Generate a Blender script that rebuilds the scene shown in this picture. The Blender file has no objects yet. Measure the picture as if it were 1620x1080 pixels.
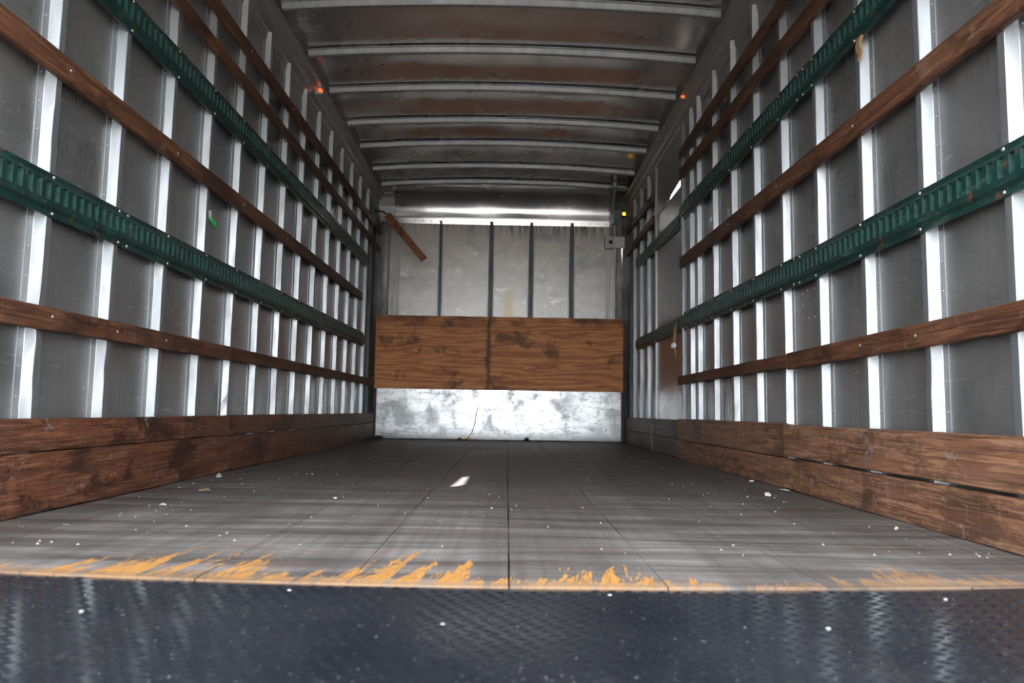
import bpy, bmesh, math, random
from mathutils import Vector, Matrix, noise
random.seed(7)
scn = bpy.context.scene
COL = scn.collection

# ------------------------------------------------------------------ camera, world, sun, exposure
cam_d = bpy.data.cameras.new('camera')
cam = bpy.data.objects.new('camera', cam_d); COL.objects.link(cam)
F_PX, PITCH, YAW, ROLL, CAM_Z = 1144.74, 0.092490, 0.0056978, 0.0166837, 0.2902
cam_d.sensor_fit = 'HORIZONTAL'; cam_d.sensor_width = 36.0
cam_d.lens = F_PX / 1620 * 36.0
cam_d.clip_start = 0.02; cam_d.clip_end = 300
_f = Vector((math.sin(YAW)*math.cos(PITCH), math.cos(YAW)*math.cos(PITCH), math.sin(PITCH)))
_r = Vector((math.cos(YAW), -math.sin(YAW), 0)); _u = _r.cross(_f)
_R = math.cos(ROLL)*_r + math.sin(ROLL)*_u; _U = -math.sin(ROLL)*_r + math.cos(ROLL)*_u
cam.matrix_world = Matrix(((_R.x, _U.x, -_f.x, 0), (_R.y, _U.y, -_f.y, 0), (_R.z, _U.z, -_f.z, CAM_Z), (0, 0, 0, 1)))
cam_d.dof.use_dof = True; cam_d.dof.focus_distance = 2.5; cam_d.dof.aperture_fstop = 4.2
scn.camera = cam

scn.view_settings.view_transform = 'Standard'; scn.view_settings.look = 'None'
scn.view_settings.gamma = 1.0; scn.view_settings.use_curve_mapping = False
scn.view_settings.exposure = 1.5

world = bpy.data.worlds.new('world'); scn.world = world; world.use_nodes = True
wn = world.node_tree.nodes; wl = world.node_tree.links; wn.clear()
w_out = wn.new('ShaderNodeOutputWorld'); w_bg = wn.new('ShaderNodeBackground')
w_tc = wn.new('ShaderNodeTexCoord'); w_sep = wn.new('ShaderNodeSeparateXYZ'); w_rmp = wn.new('ShaderNodeValToRGB')
wl.new(w_tc.outputs['Generated'], w_sep.inputs[0]); wl.new(w_sep.outputs['Z'], w_rmp.inputs[0])
wl.new(w_rmp.outputs[0], w_bg.inputs[0]); wl.new(w_bg.outputs[0], w_out.inputs[0])
_e = w_rmp.color_ramp.elements
_e[0].position = 0.0; _e[0].color = (0.95, 0.98, 1.0, 1)
_e[1].position = 1.0; _e[1].color = (0.46, 0.50, 0.56, 1)
_m = _e.new(0.14); _m.color = (0.86, 0.90, 0.95, 1)
_m = _e.new(0.36); _m.color = (0.72, 0.75, 0.79, 1)
w_bg.inputs[1].default_value = 2.7

sun_d = bpy.data.lights.new('sun', 'SUN'); sun = bpy.data.objects.new('sun', sun_d); COL.objects.link(sun)
sun_d.energy = 19.0; sun_d.angle = math.radians(0.53); sun_d.color = (1.0, 0.95, 0.88)
SUN_DIR = Vector((1.286, 1.80, 1.772)).normalized()          # towards the sun
sun.rotation_euler = SUN_DIR.to_track_quat('Z', 'Y').to_euler()
sun.location = (6, 9, 9)

# ------------------------------------------------------------------ material helpers
class NT:
    def __init__(s, name):
        s.m = bpy.data.materials.new(name); s.m.use_nodes = True
        s.n = s.m.node_tree.nodes; s.l = s.m.node_tree.links; s.n.clear()
        s.out = s.n.new('ShaderNodeOutputMaterial'); s.b = s.n.new('ShaderNodeBsdfPrincipled')
        s.l.new(s.b.outputs[0], s.out.inputs[0])
        tc = s.n.new('ShaderNodeTexCoord'); oi = s.n.new('ShaderNodeObjectInfo')
        s.obj = tc.outputs['Object']; s.rnd = oi.outputs['Random']
        geo = s.n.new('ShaderNodeNewGeometry'); s.pos = geo.outputs['Position']
    def set(s, sock, v):
        if isinstance(v, bpy.types.NodeSocket): s.l.new(v, sock)
        else: sock.default_value = v
    def math(s, op, a, b=0.0, c=None, clamp=False):
        n = s.n.new('ShaderNodeMath'); n.operation = op; n.use_clamp = clamp
        s.set(n.inputs[0], a); s.set(n.inputs[1], b)
        if c is not None: s.set(n.inputs[2], c)
        return n.outputs[0]
    def vmath(s, op, a, b):
        n = s.n.new('ShaderNodeVectorMath'); n.operation = op
        s.set(n.inputs[0], a); s.set(n.inputs[1], b); return n.outputs[0]
    def coord(s, vec, scale=(1, 1, 1), rand=0.0):
        v = s.vmath('MULTIPLY', vec, scale)
        if rand:
            c = s.n.new('ShaderNodeCombineXYZ')
            k = s.math('MULTIPLY', s.rnd, rand)
            for i in range(3): s.l.new(k, c.inputs[i])
            v = s.vmath('ADD', v, c.outputs[0])
        return v
    def noise(s, vec, scale=1.0, detail=4.0, rough=0.55, dist=0.0):
        n = s.n.new('ShaderNodeTexNoise')
        s.l.new(vec, n.inputs['Vector']); n.inputs['Scale'].default_value = scale
        n.inputs['Detail'].default_value = detail; n.inputs['Roughness'].default_value = rough
        n.inputs['Distortion'].default_value = dist
        return n.outputs[0]
    def voro(s, vec, scale=1.0, feature='F1'):
        n = s.n.new('ShaderNodeTexVoronoi'); n.feature = feature
        s.l.new(vec, n.inputs['Vector']); n.inputs['Scale'].default_value = scale
        return n.outputs[0]
    def ss(s, v, a, b, lo=0.0, hi=1.0):
        n = s.n.new('ShaderNodeMapRange'); n.interpolation_type = 'SMOOTHSTEP'
        s.set(n.inputs[0], v); s.set(n.inputs[1], a); s.set(n.inputs[2], b); s.set(n.inputs[3], lo); s.set(n.inputs[4], hi)
        return n.outputs[0]
    def ramp(s, v, stops):
        n = s.n.new('ShaderNodeValToRGB'); e = n.color_ramp.elements
        e[0].position, e[0].color = stops[0][0], (*stops[0][1], 1)
        e[1].position, e[1].color = stops[-1][0], (*stops[-1][1], 1)
        for p, c in stops[1:-1]:
            x = e.new(p); x.color = (*c, 1)
        s.l.new(v, n.inputs[0]); return n.outputs[0]
    def mix(s, f, a, b, mode='MIX'):
        n = s.n.new('ShaderNodeMix'); n.data_type = 'RGBA'; n.blend_type = mode
        s.set(n.inputs[0], f)
        for i, v in ((6, a), (7, b)):
            if isinstance(v, bpy.types.NodeSocket): s.l.new(v, n.inputs[i])
            else: n.inputs[i].default_value = (*v, 1)
        return n.outputs[2]
    def sep(s, v):
        n = s.n.new('ShaderNodeSeparateXYZ'); s.l.new(v, n.inputs[0]); return n.outputs
    def bump(s, h, strength=0.3, dist=0.002, prev=None):
        n = s.n.new('ShaderNodeBump'); n.inputs['Strength'].default_value = strength
        n.inputs['Distance'].default_value = dist; s.l.new(h, n.inputs['Height'])
        if prev is not None: s.l.new(prev, n.inputs['Normal'])
        return n.outputs[0]
    def fin(s, col=None, rough=None, metal=None, normal=None, spec=None):
        if col is not None:
            if isinstance(col, bpy.types.NodeSocket): s.l.new(col, s.b.inputs['Base Color'])
            else: s.b.inputs['Base Color'].default_value = (*col, 1)
        for k, v in (('Roughness', rough), ('Metallic', metal), ('Specular IOR Level', spec)):
            if v is not None: s.set(s.b.inputs[k], v)
        if normal is not None: s.l.new(normal, s.b.inputs['Normal'])
        return s.m

def m_sheet(name, base, rough, dirt=0.5, scale=1.0, specks=0.5, scratch=0.35, metal=0.92):
    """bare aluminium sheet: faint vertical brushing, blotches of oxide, light scratches"""
    t = NT(name)
    p = t.coord(t.pos, (1, 1, 1))
    blot = t.noise(p, 2.2*scale, 5, 0.6)
    fine = t.noise(t.coord(t.pos, (60, 60, 1.5)), 1.0, 2, 0.5)
    spk = t.noise(p, 60, 3, 0.7)
    scr = t.noise(t.coord(t.pos, (9, 9, 90)), 1.0, 3, 0.6, 1.5)
    c = t.ramp(blot, [(0.3, tuple(b*(1-dirt*0.45) for b in base)), (0.7, base)])
    if scratch: c = t.mix(t.ss(fine, 0.3, 0.75, 0.0, 0.22), c, tuple(b*0.6 for b in base))
    if scratch: c = t.mix(t.ss(scr, 0.63, 0.69, 0.0, scratch), c, tuple(min(1, b*1.7) for b in base))
    if specks: c = t.mix(t.ss(spk, 0.66, 0.76, 0.0, specks), c, tuple(b*0.35 for b in base))
    r = t.ss(blot, 0.3, 0.7, rough-0.05, rough+0.10)
    if scratch: r = t.math('ADD', r, t.ss(fine, 0.3, 0.7, 0.0, 0.06))
    n = t.bump(t.noise(p, 3.0, 2, 0.5), 0.25, 0.02) if scratch else None
    n = t.bump(fine, 0.08, 0.002, n) if scratch else None
    return t.fin(c, r, metal, n)

def m_front(name):
    """dull front sheet: cloudy oxide, pale rubbed spots, a tan run stain and soot below the cove"""
    t = NT(name)
    X, Y_, Z = t.sep(t.pos)
    cl = t.noise(t.coord(t.pos, (4, 4, 5)), 1.0, 7, 0.68, 0.3)
    sw = t.noise(t.coord(t.pos, (9, 9, 14)), 1.0, 6, 0.72, 0.8)
    dr = t.noise(t.coord(t.pos, (55, 55, 2.2)), 1.0, 4, 0.65)
    c = t.ramp(cl, [(0.34, (0.34, 0.335, 0.33)), (0.5, (0.47, 0.455, 0.435)), (0.66, (0.60, 0.59, 0.575))])
    c = t.mix(t.ss(sw, 0.57, 0.66, 0, 0.6), c, (0.74, 0.73, 0.71))
    c = t.mix(t.math('MULTIPLY', t.ss(Z, 1.45, 2.0, 0, 0.5), t.ss(cl, 0.42, 0.56)), c, (0.44, 0.38, 0.31))
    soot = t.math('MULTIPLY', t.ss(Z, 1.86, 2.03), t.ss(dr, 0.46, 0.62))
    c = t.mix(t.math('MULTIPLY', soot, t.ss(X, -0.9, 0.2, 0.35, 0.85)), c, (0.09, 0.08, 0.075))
    tan = t.math('MULTIPLY', t.ss(t.math('ABSOLUTE', t.math('SUBTRACT', X, 0.005)), 0.06, 0.02), t.ss(Z, 1.55, 1.18))
    c = t.mix(t.math('MULTIPLY', tan, t.ss(cl, 0.35, 0.6, 0.3, 0.7)), c, (0.55, 0.43, 0.24))
    return t.fin(c, t.ss(cl, 0.3, 0.7, 0.36, 0.5), 0.85, t.bump(sw, 0.08, 0.004))

def m_galv(name, base=(0.41, 0.43, 0.443), rough=0.40):
    t = NT(name)
    p = t.coord(t.obj, (1, 1, 1), 37)
    sp = t.voro(p, 60)
    st = t.noise(t.coord(t.obj, (25, 25, 5), 37), 1.0, 4, 0.6)
    spk = t.noise(p, 70, 3, 0.7)
    c = t.mix(t.ss(st, 0.35, 0.75, 0, 0.4), base, tuple(b*0.66 for b in base))
    c = t.mix(t.ss(spk, 0.66, 0.75, 0, 0.7), c, tuple(b*0.3 for b in base))
    r = t.math('ADD', t.ss(st, 0.3, 0.8, rough, rough+0.15), t.math('MULTIPLY', sp, 0.04))
    n = t.bump(st, 0.15, 0.003)
    return t.fin(c, r, 0.9, n)

def m_wood(name, dark, mid, light, wear=0.5, axis=1, rough=0.6, scuff=(0.30, 0.29, 0.28), black=0.6):
    """old hardwood with grain along one axis, worn lighter streaks, black stains, pale scuffs"""
    t = NT(name)
    def along(a, c, z=None):
        v = [c, c, c]; v[axis] = a
        if z: v[2] = z
        return v
    g = t.noise(t.coord(t.obj, along(1.6, 34), 91), 1.0, 7, 0.66, 0.35)
    g2 = t.noise(t.coord(t.obj, along(4.0, 150), 17), 1.0, 4, 0.65)
    big = t.noise(t.coord(t.obj, along(3.2, 6.5), 53), 1.0, 7, 0.70, 0.3)
    wr = t.noise(t.coord(t.obj, along(4.5, 30, 75), 71), 1.0, 8, 0.74, 0.8)
    pt = t.noise(t.coord(t.obj, along(3.2, 11, 16), 63), 1.0, 8, 0.74, 0.5)
    vs = t.noise(t.coord(t.obj, along(60, 60, 5), 29), 1.0, 3, 0.6, 0.4)
    sp = t.noise(t.coord(t.obj, along(12, 16), 43), 1.0, 6, 0.75, 0.3)
    gr = t.noise(t.coord(t.obj, along(2.6, 8), 37), 1.0, 6, 0.7, 0.2)
    c = t.ramp(g, [(0.32, dark), (0.50, mid), (0.70, tuple(x*1.3 for x in mid))])
    c = t.mix(t.math('MULTIPLY', t.ss(gr, 0.48, 0.60), wear*0.45), c, tuple((x+sum(mid)/3)*0.55 for x in mid))
    c = t.mix(t.math('MULTIPLY', t.ss(pt, 0.50, 0.60), wear*0.75), c, tuple(x*0.75 for x in light))
    c = t.mix(t.math('MULTIPLY', t.ss(wr, 0.50, 0.60), wear), c, light)
    c = t.mix(t.math('MULTIPLY', t.ss(vs, 0.60, 0.66), wear*0.4), c, light)
    c = t.mix(t.math('MULTIPLY', t.ss(big, 0.50, 0.60), black), c, tuple(x*0.5 for x in dark))
    c = t.mix(t.ss(g2, 0.52, 0.64, 0, 0.6), c, tuple(x*0.55 for x in dark))
    c = t.mix(t.ss(sp, 0.585, 0.66, 0, 0.55), c, scuff)
    h = t.math('ADD', t.math('MULTIPLY', g, 0.6), t.math('MULTIPLY', g2, 0.5))
    n = t.bump(h, 0.35, 0.002)
    r = t.ss(wr, 0.4, 0.7, rough-0.06, rough+0.12)
    return t.fin(c, r, 0.0, n, 0.35)

def m_plain(name, col, rough=0.5, metal=0.0, var=0.25, scale=30):
    t = NT(name)
    nz = t.noise(t.coord(t.obj, (1, 1, 1), 23), scale, 4, 0.6)
    c = t.mix(t.ss(nz, 0.35, 0.7, 0, 1), col, tuple(x*(1-var) for x in col))
    return t.fin(c, t.ss(nz, 0.3, 0.7, rough-0.05, rough+0.08), metal, t.bump(nz, 0.1, 0.002))

def m_green(name):
    t = NT(name)
    p = t.coord(t.obj, (1, 1, 1), 11)
    a = t.noise(p, 9, 5, 0.65); b = t.noise(p, 34, 5, 0.7); d = t.noise(t.coord(t.obj, (40, 6, 40), 31), 1.0, 4, 0.6)
    c = t.ramp(a, [(0.35, (0.0035, 0.018, 0.015)), (0.65, (0.007, 0.037, 0.029))])
    c = t.mix(t.ss(d, 0.58, 0.68, 0, 0.35), c, (0.05, 0.13, 0.10))
    c = t.mix(t.ss(b, 0.59, 0.65, 0, 0.85), c, (0.10, 0.036, 0.016))
    c = t.mix(t.ss(a, 0.60, 0.70, 0, 0.5), c, (0.06, 0.035, 0.022))
    return t.fin(c, t.ss(b, 0.4, 0.7, 0.36, 0.62), 0.0, t.bump(b, 0.2, 0.002), 0.5)

def m_floor(name):
    t = NT(name)
    x, y, z = t.sep(t.pos)
    lw = t.noise(t.coord(t.pos, (38, 1.2, 1)), 1.0, 5, 0.6)               # grain along the boards
    cw = t.noise(t.coord(t.pos, (1.3, 14, 1)), 1.0, 5, 0.62, 0.3)         # cross scuffs of dragged loads
    big = t.noise(t.coord(t.pos, (1.6, 1.6, 1)), 1.0, 4, 0.6)
    fine = t.noise(t.coord(t.pos, (1, 1, 1)), 120, 3, 0.7)
    c = t.ramp(cw, [(0.34, (0.090, 0.078, 0.070)), (0.5, (0.165, 0.150, 0.139)), (0.66, (0.27, 0.247, 0.23))])
    c = t.mix(t.ss(lw, 0.35, 0.62, 0.32, 0.0), c, (0.055, 0.047, 0.041))
    pl = t.noise(t.coord(t.pos, (5, 0.12, 1)), 1.0, 1, 0.5)
    c = t.mix(t.ss(pl, 0.38, 0.62, 0.35, 0.0), c, (0.050, 0.042, 0.037))
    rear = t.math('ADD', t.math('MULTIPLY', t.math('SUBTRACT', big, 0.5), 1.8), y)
    c = t.mix(t.ss(rear, 1.7, 3.4, 0.0, 0.72), c, (0.050, 0.043, 0.039))  # darker away from the loading end
    red = t.noise(t.coord(t.pos, (3, 9, 1)), 1.0, 3, 0.6)
    c = t.mix(t.ss(red, 0.56, 0.68, 0, 0.35), c, (0.16, 0.085, 0.06))
    c = t.mix(t.ss(fine, 0.60, 0.70, 0, 0.4), c, (0.28, 0.26, 0.24))
    scr = t.noise(t.coord(t.pos, (2.5, 60, 1)), 1.0, 3, 0.6, 1.2)
    c = t.mix(t.ss(scr, 0.58, 0.66, 0, 0.3), c, (0.30, 0.28, 0.26))
    c = t.mix(t.ss(scr, 0.42, 0.34, 0, 0.25), c, (0.04, 0.036, 0.034))
    y = t.math('SUBTRACT', y, t.math('MULTIPLY', t.math('MULTIPLY', x, x), 0.0634))
    # orange paint left along the loading edge, worn into flame-like tongues
    sh = t.math('ADD', x, t.math('MULTIPLY', y, -0.16))
    cx = t.n.new('ShaderNodeCombineXYZ'); t.l.new(sh, cx.inputs[0]); t.l.new(y, cx.inputs[1])
    tong = t.noise(t.coord(cx.outputs[0], (30, 3.2, 1)), 1.0, 4, 0.6, 0.7)
    fil = t.noise(t.coord(cx.outputs[0], (70, 11.0, 1)), 1.0, 3, 0.6, 2.6)
    reach = t.ramp(t.math('MULTIPLY_ADD', x, 0.5, 0.5), [
        (0.0, (0.02,)*3), (0.07, (0.05,)*3), (0.13, (0.10,)*3), (0.19, (0.18,)*3), (0.29, (0.16,)*3), (0.315, (0.04,)*3), (0.345, (0.07,)*3),
        (0.37, (0.18,)*3), (0.46, (0.18,)*3), (0.485, (0.03,)*3), (0.53, (0.08,)*3), (0.59, (0.17,)*3), (0.63, (0.09,)*3),
        (0.69, (0.02,)*3), (0.80, (0.06,)*3), (0.87, (0.13,)*3), (1.0, (0.02,)*3)])
    reach = t.math('MULTIPLY', reach, 1.2)
    d = t.math('DIVIDE', t.math('SUBTRACT', y, 1.215), reach)             # 0 at the edge, 1 at the end of a tongue
    v = t.math('ADD', t.math('MULTIPLY', tong, 0.65), t.math('MULTIPLY', fil, 0.35))
    lim = t.ss(d, 0.05, 1.25, 0.455, 0.575)
    msk = t.ss(t.math('SUBTRACT', v, lim), 0.0, 0.018)
    msk = t.math('MULTIPLY', msk, t.ss(d, 1.4, 1.15))
    far = t.ss(x, 0.40, 0.60, 1.0, 0.45)
    msk = t.math('MULTIPLY', msk, far)
    orange = t.mix(t.ss(fil, 0.42, 0.58), (0.36, 0.175, 0.055), (0.52, 0.245, 0.062))
    worn = t.math('MULTIPLY', t.ss(y, 1.29, 1.225), t.ss(cw, 0.35, 0.6, 0.35, 0.75))
    c = t.mix(t.math('MULTIPLY', worn, t.ss(reach, 0.03, 0.12)), c, (0.30, 0.20, 0.12))
    c = t.mix(t.math('MULTIPLY', msk, t.ss(y, 1.222, 1.262, 0.35, 1.0)), c, orange)
    h = t.math('ADD', t.math('MULTIPLY', lw, 0.6), t.math('MULTIPLY', cw, 0.5))
    n = t.bump(h, 0.3, 0.003)
    return t.fin(c, t.ss(cw, 0.3, 0.7, 0.52, 0.68), 0.0, n, 0.35)

def m_ply(name):
    t = NT(name)
    p = t.coord(t.obj, (0.55, 1, 5.0), 19)
    warp = t.noise(p, 2.2, 3, 0.5, 0.6)
    w = t.n.new('ShaderNodeTexWave'); w.wave_type = 'BANDS'; w.bands_direction = 'Z'
    off = t.n.new('ShaderNodeCombineXYZ'); t.l.new(t.math('MULTIPLY', warp, 0.30), off.inputs[2])
    v = t.vmath('ADD', t.coord(t.obj, (0.05, 1, 1), 7), off.outputs[0])
    t.l.new(v, w.inputs['Vector']); w.inputs['Scale'].default_value = 5; w.inputs['Distortion'].default_value = 3.0
    w.inputs['Detail'].default_value = 2; w.inputs['Detail Scale'].default_value = 1.0
    fine = t.noise(t.coord(t.obj, (5, 1, 130), 5), 1.0, 4, 0.6)
    stain = t.noise(t.coord(t.obj, (4, 1, 5), 13), 1.0, 5, 0.62)
    c = t.ramp(w.outputs[1], [(0.0, (0.42, 0.150, 0.052)), (0.45, (0.58, 0.225, 0.082)), (1.0, (0.66, 0.29, 0.115))])
    c = t.mix(t.ss(fine, 0.48, 0.64, 0, 0.45), c, (0.24, 0.09, 0.036))
    c = t.mix(t.ss(stain, 0.53, 0.65, 0, 0.75), c, (0.10, 0.048, 0.028))
    X, Y_, z = t.sep(t.pos)
    sm = t.ss(t.math('ABSOLUTE', t.math('ADD', t.math('ADD', X, 0.175), t.math('MULTIPLY', t.math('SUBTRACT', stain, 0.5), 0.10))), 0.035, 0.0, 0, 0.75)
    c = t.mix(sm, c, (0.07, 0.036, 0.022))
    c = t.mix(t.math('MULTIPLY', t.ss(z, 0.98, 1.14, 0, 0.6), t.ss(stain, 0.40, 0.55)), c, (0.06, 0.032, 0.02))
    return t.fin(c, t.ss(fine, 0.3, 0.7, 0.55, 0.7), 0.0, t.bump(fine, 0.2, 0.001), 0.35)

def m_scuffplate(name):
    t = NT(name)
    p = t.coord(t.pos, (1, 1, 1))
    a = t.noise(p, 4.5, 5, 0.65, 0.4); b = t.noise(t.coord(t.pos, (6, 1, 45)), 1.0, 5, 0.65, 0.4); s = t.noise(p, 38, 4, 0.7)
    c = t.mix(t.ss(a, 0.48, 0.62, 0, 0.75), (0.74, 0.75, 0.75), (0.34, 0.36, 0.37))
    c = t.mix(t.ss(b, 0.54, 0.62, 0, 0.6), c, (0.33, 0.33, 0.33))
    c = t.mix(t.ss(s, 0.55, 0.66, 0, 0.7), c, (0.16, 0.15, 0.14))
    g2 = t.noise(t.coord(t.pos, (2.2, 1, 5)), 1.0, 7, 0.72, 0.3)
    c = t.mix(t.ss(g2, 0.47, 0.62, 0, 0.6), c, (0.42, 0.44, 0.45))
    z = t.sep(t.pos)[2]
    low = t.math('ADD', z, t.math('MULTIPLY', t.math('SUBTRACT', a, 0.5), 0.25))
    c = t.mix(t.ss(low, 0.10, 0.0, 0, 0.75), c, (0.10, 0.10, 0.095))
    return t.fin(c, t.ss(a, 0.4, 0.7, 0.34, 0.5), 0.9, t.bump(t.noise(p, 22, 4, 0.6), 0.12, 0.003))

def m_glow(name, col, strength):
    t = NT(name)
    t.b.inputs['Emission Color'].default_value = (*col, 1); t.b.inputs['Emission Strength'].default_value = strength
    return t.fin(col, 0.3, 0.0)

def m_plate(name):
    t = NT(name)
    p = t.coord(t.pos, (1, 1, 1))
    a = t.noise(p, 3.5, 4, 0.6); s = t.noise(p, 46, 4, 0.72); g = t.noise(p, 150, 2, 0.6)
    c = t.ramp(a, [(0.3, (0.009, 0.011, 0.016)), (0.7, (0.022, 0.023, 0.028))])
    c = t.mix(t.ss(s, 0.62, 0.72, 0, 0.5), c, (0.08, 0.07, 0.062))
    c = t.mix(t.ss(g, 0.66, 0.74, 0, 0.5), c, (0.26, 0.25, 0.25))
    return t.fin(c, t.ss(s, 0.3, 0.7, 0.11, 0.20), 0.0, t.bump(g, 0.04, 0.001), 0.85)

SHEET = m_sheet('aluminium_sheet', (0.385, 0.38, 0.375), 0.29, 0.9, 1.0, 0.15, 0.4, 0.76)
SHEET_FRONT = m_front('aluminium_sheet_front')
ROOF = m_sheet('aluminium_roof', (0.60, 0.565, 0.545), 0.23, 0.9, 0.8, 0.0, 0.0, 0.85)
COVE = m_sheet('aluminium_cove', (0.84, 0.83, 0.83), 0.20, 0.3, 1.0, 0.0, 0.0)
GALV = m_galv('galvanised_steel')
GALV_BOW = m_galv('galvanised_bow_steel', (0.46, 0.475, 0.485), 0.45)
PALE = m_plain('pale_oxidised_metal', (0.52, 0.51, 0.50), 0.6, 0.4, 0.3, 12)
GALV_DULL = m_galv('dull_galvanised_steel', (0.50, 0.50, 0.50), 0.48)
GALV_DARK = m_galv('grimy_galvanised_steel', (0.15, 0.17, 0.18), 0.55)
TRIM = m_sheet('aluminium_trim', (0.48, 0.47, 0.45), 0.42)
SLAT = m_wood('red_brown_slat_wood', (0.033, 0.013, 0.008), (0.086, 0.034, 0.017), (0.21, 0.095, 0.045), 0.5, scuff=(0.16, 0.10, 0.07))
KICK = m_wood('scuffed_kick_wood', (0.036, 0.015, 0.010), (0.100, 0.036, 0.019), (0.27, 0.110, 0.050), 0.52, black=0.75, scuff=(0.20, 0.17, 0.15))
KICK_GREY = m_wood('grey_kick_wood', (0.060, 0.050, 0.042), (0.120, 0.095, 0.078), (0.22, 0.17, 0.13), 0.4)
KICK_TAN = m_wood('tan_kick_wood', (0.070, 0.034, 0.022), (0.185, 0.084, 0.048), (0.38, 0.205, 0.112), 0.65, black=0.55, scuff=(0.26, 0.24, 0.22))
GREEN = m_green('green_rail_paint')
GREEN_SLOT_LIT = m_plain('lit_slot_green_paint', (0.032, 0.088, 0.072), 0.4, 0.0, 0.5, 60)  # slot walls paler than the rail: their rear daylight is painted in
FLOOR = m_floor('worn_floor_boards')
PLY = m_ply('orange_plywood')
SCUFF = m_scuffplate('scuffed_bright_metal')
PLATE = m_plate('black_tread_paint')
BOLT = m_plain('bolt_zinc', (0.55, 0.55, 0.56), 0.4, 0.9)
BLACK = m_plain('black_rubber', (0.02, 0.02, 0.02), 0.6)
WHITE = m_plain('white_paint', (0.78, 0.78, 0.76), 0.5, 0, 0.35, 60)
LENS = m_glow('orange_lens', (0.9, 0.13, 0.02), 0.5)
AMBER = m_glow('amber_lens', (1.0, 0.5, 0.02), 1.3)
GROUND = m_plain('pale_concrete', (0.27, 0.265, 0.26), 0.85, 0, 0.2, 2)
PAPER = m_plain('paper_scrap', (0.65, 0.63, 0.58), 0.8)
GRIT = m_plain('grit', (0.42, 0.39, 0.35), 0.8, 0, 0.5, 9)
YELLOW = m_plain('yellow_scrap', (0.55, 0.36, 0.06), 0.7)
TAN = m_plain('tan_cord', (0.30, 0.17, 0.08), 0.8)
LEAF = m_plain('green_scrap', (0.03, 0.42, 0.10), 0.45)

# ------------------------------------------------------------------ mesh helpers
def link(name, bm, mat, parent=None, loc=(0, 0, 0), smooth=False, bevel=0.0, auto=False):
    bmesh.ops.recalc_face_normals(bm, faces=bm.faces)
    me = bpy.data.meshes.new(name); bm.to_mesh(me); bm.free()
    if smooth:
        for p in me.polygons: p.use_smooth = True
    if auto: me.set_sharp_from_angle(angle=math.radians(18))
    me.materials.append(mat)
    o = bpy.data.objects.new(name, me); COL.objects.link(o)
    o.location = loc
    if parent: o.parent = parent
    if bevel:
        md = o.modifiers.new('edge_wear', 'BEVEL'); md.width = bevel; md.segments = 2; md.limit_method = 'ANGLE'
    return o
def tag(o, label, cat, group=None):
    o['label'] = label; o['category'] = cat
    if group: o['group'] = group
    return o
def struct(o):
    o['kind'] = 'structure'; return o
def empty(name, loc, label, cat, group=None):
    o = bpy.data.objects.new(name, None); COL.objects.link(o); o.location = loc; o.empty_display_size = 0.05
    return tag(o, label, cat, group)
def box(bm, x0, x1, y0, y1, z0, z1):
    vs = [bm.verts.new((x, y, z)) for x in (x0, x1) for y in (y0, y1) for z in (z0, z1)]
    for f in ((0, 1, 3, 2), (4, 6, 7, 5), (0, 4, 5, 1), (2, 3, 7, 6), (0, 2, 6, 4), (1, 5, 7, 3)):
        bm.faces.new([vs[i] for i in f])
    return vs
def loft(bm, rings, caps=True, closed=True):
    R = [[bm.verts.new(p) for p in r] for r in rings]
    n = len(R[0])
    for a, b in zip(R, R[1:]):
        for i in range(n if closed else n-1):
            j = (i+1) % n
            bm.faces.new((a[i], a[j], b[j], b[i]))
    if caps and closed:
        bm.faces.new(R[0][::-1]); bm.faces.new(R[-1])
    return R
def tube(bm, pts, r, seg=10):
    pts = [Vector(p) for p in pts]; rings = []
    up = Vector((0.3, 0.2, 1)).normalized()
    for i, p in enumerate(pts):
        t = (pts[min(i+1, len(pts)-1)] - pts[max(i-1, 0)]).normalized()
        a = t.cross(up)
        if a.length < 1e-3: a = t.cross(Vector((1, 0, 0)))
        a.normalize(); b = t.cross(a); rr = r[i] if isinstance(r, (list, tuple)) else r
        rings.append([p + rr*(math.cos(k*2*math.pi/seg)*a + math.sin(k*2*math.pi/seg)*b) for k in range(seg)])
    loft(bm, rings)
def dome(bm, c, axis, r, h, seg=10):
    """a low round bolt or rivet head on a surface point c, growing along axis"""
    axis = Vector(axis).normalized(); a = axis.orthogonal().normalized(); b = axis.cross(a); c = Vector(c)
    rings = []
    for rr, hh in ((1, 0), (0.95, 0.45), (0.6, 0.88), (0.15, 1.0)):
        rings.append([c + axis*h*hh + r*rr*(math.cos(k*2*math.pi/seg)*a + math.sin(k*2*math.pi/seg)*b) for k in range(seg)])
    loft(bm, rings)

# interior planes (x): slat fronts, post faces, wall sheets
XL, XR = -1.20, 1.079
FL, FR = XL-0.02, XR+0.02
SL, SR = FL-0.03, FR+0.03
Y_REAR, Y_FRONT = 1.22, 6.75

# ------------------------------------------------------------------ setting
bm = bmesh.new(); box(bm, -60, 60, -80, 60, -1.35, -1.25)
struct(link('ground', bm, GROUND))

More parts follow.
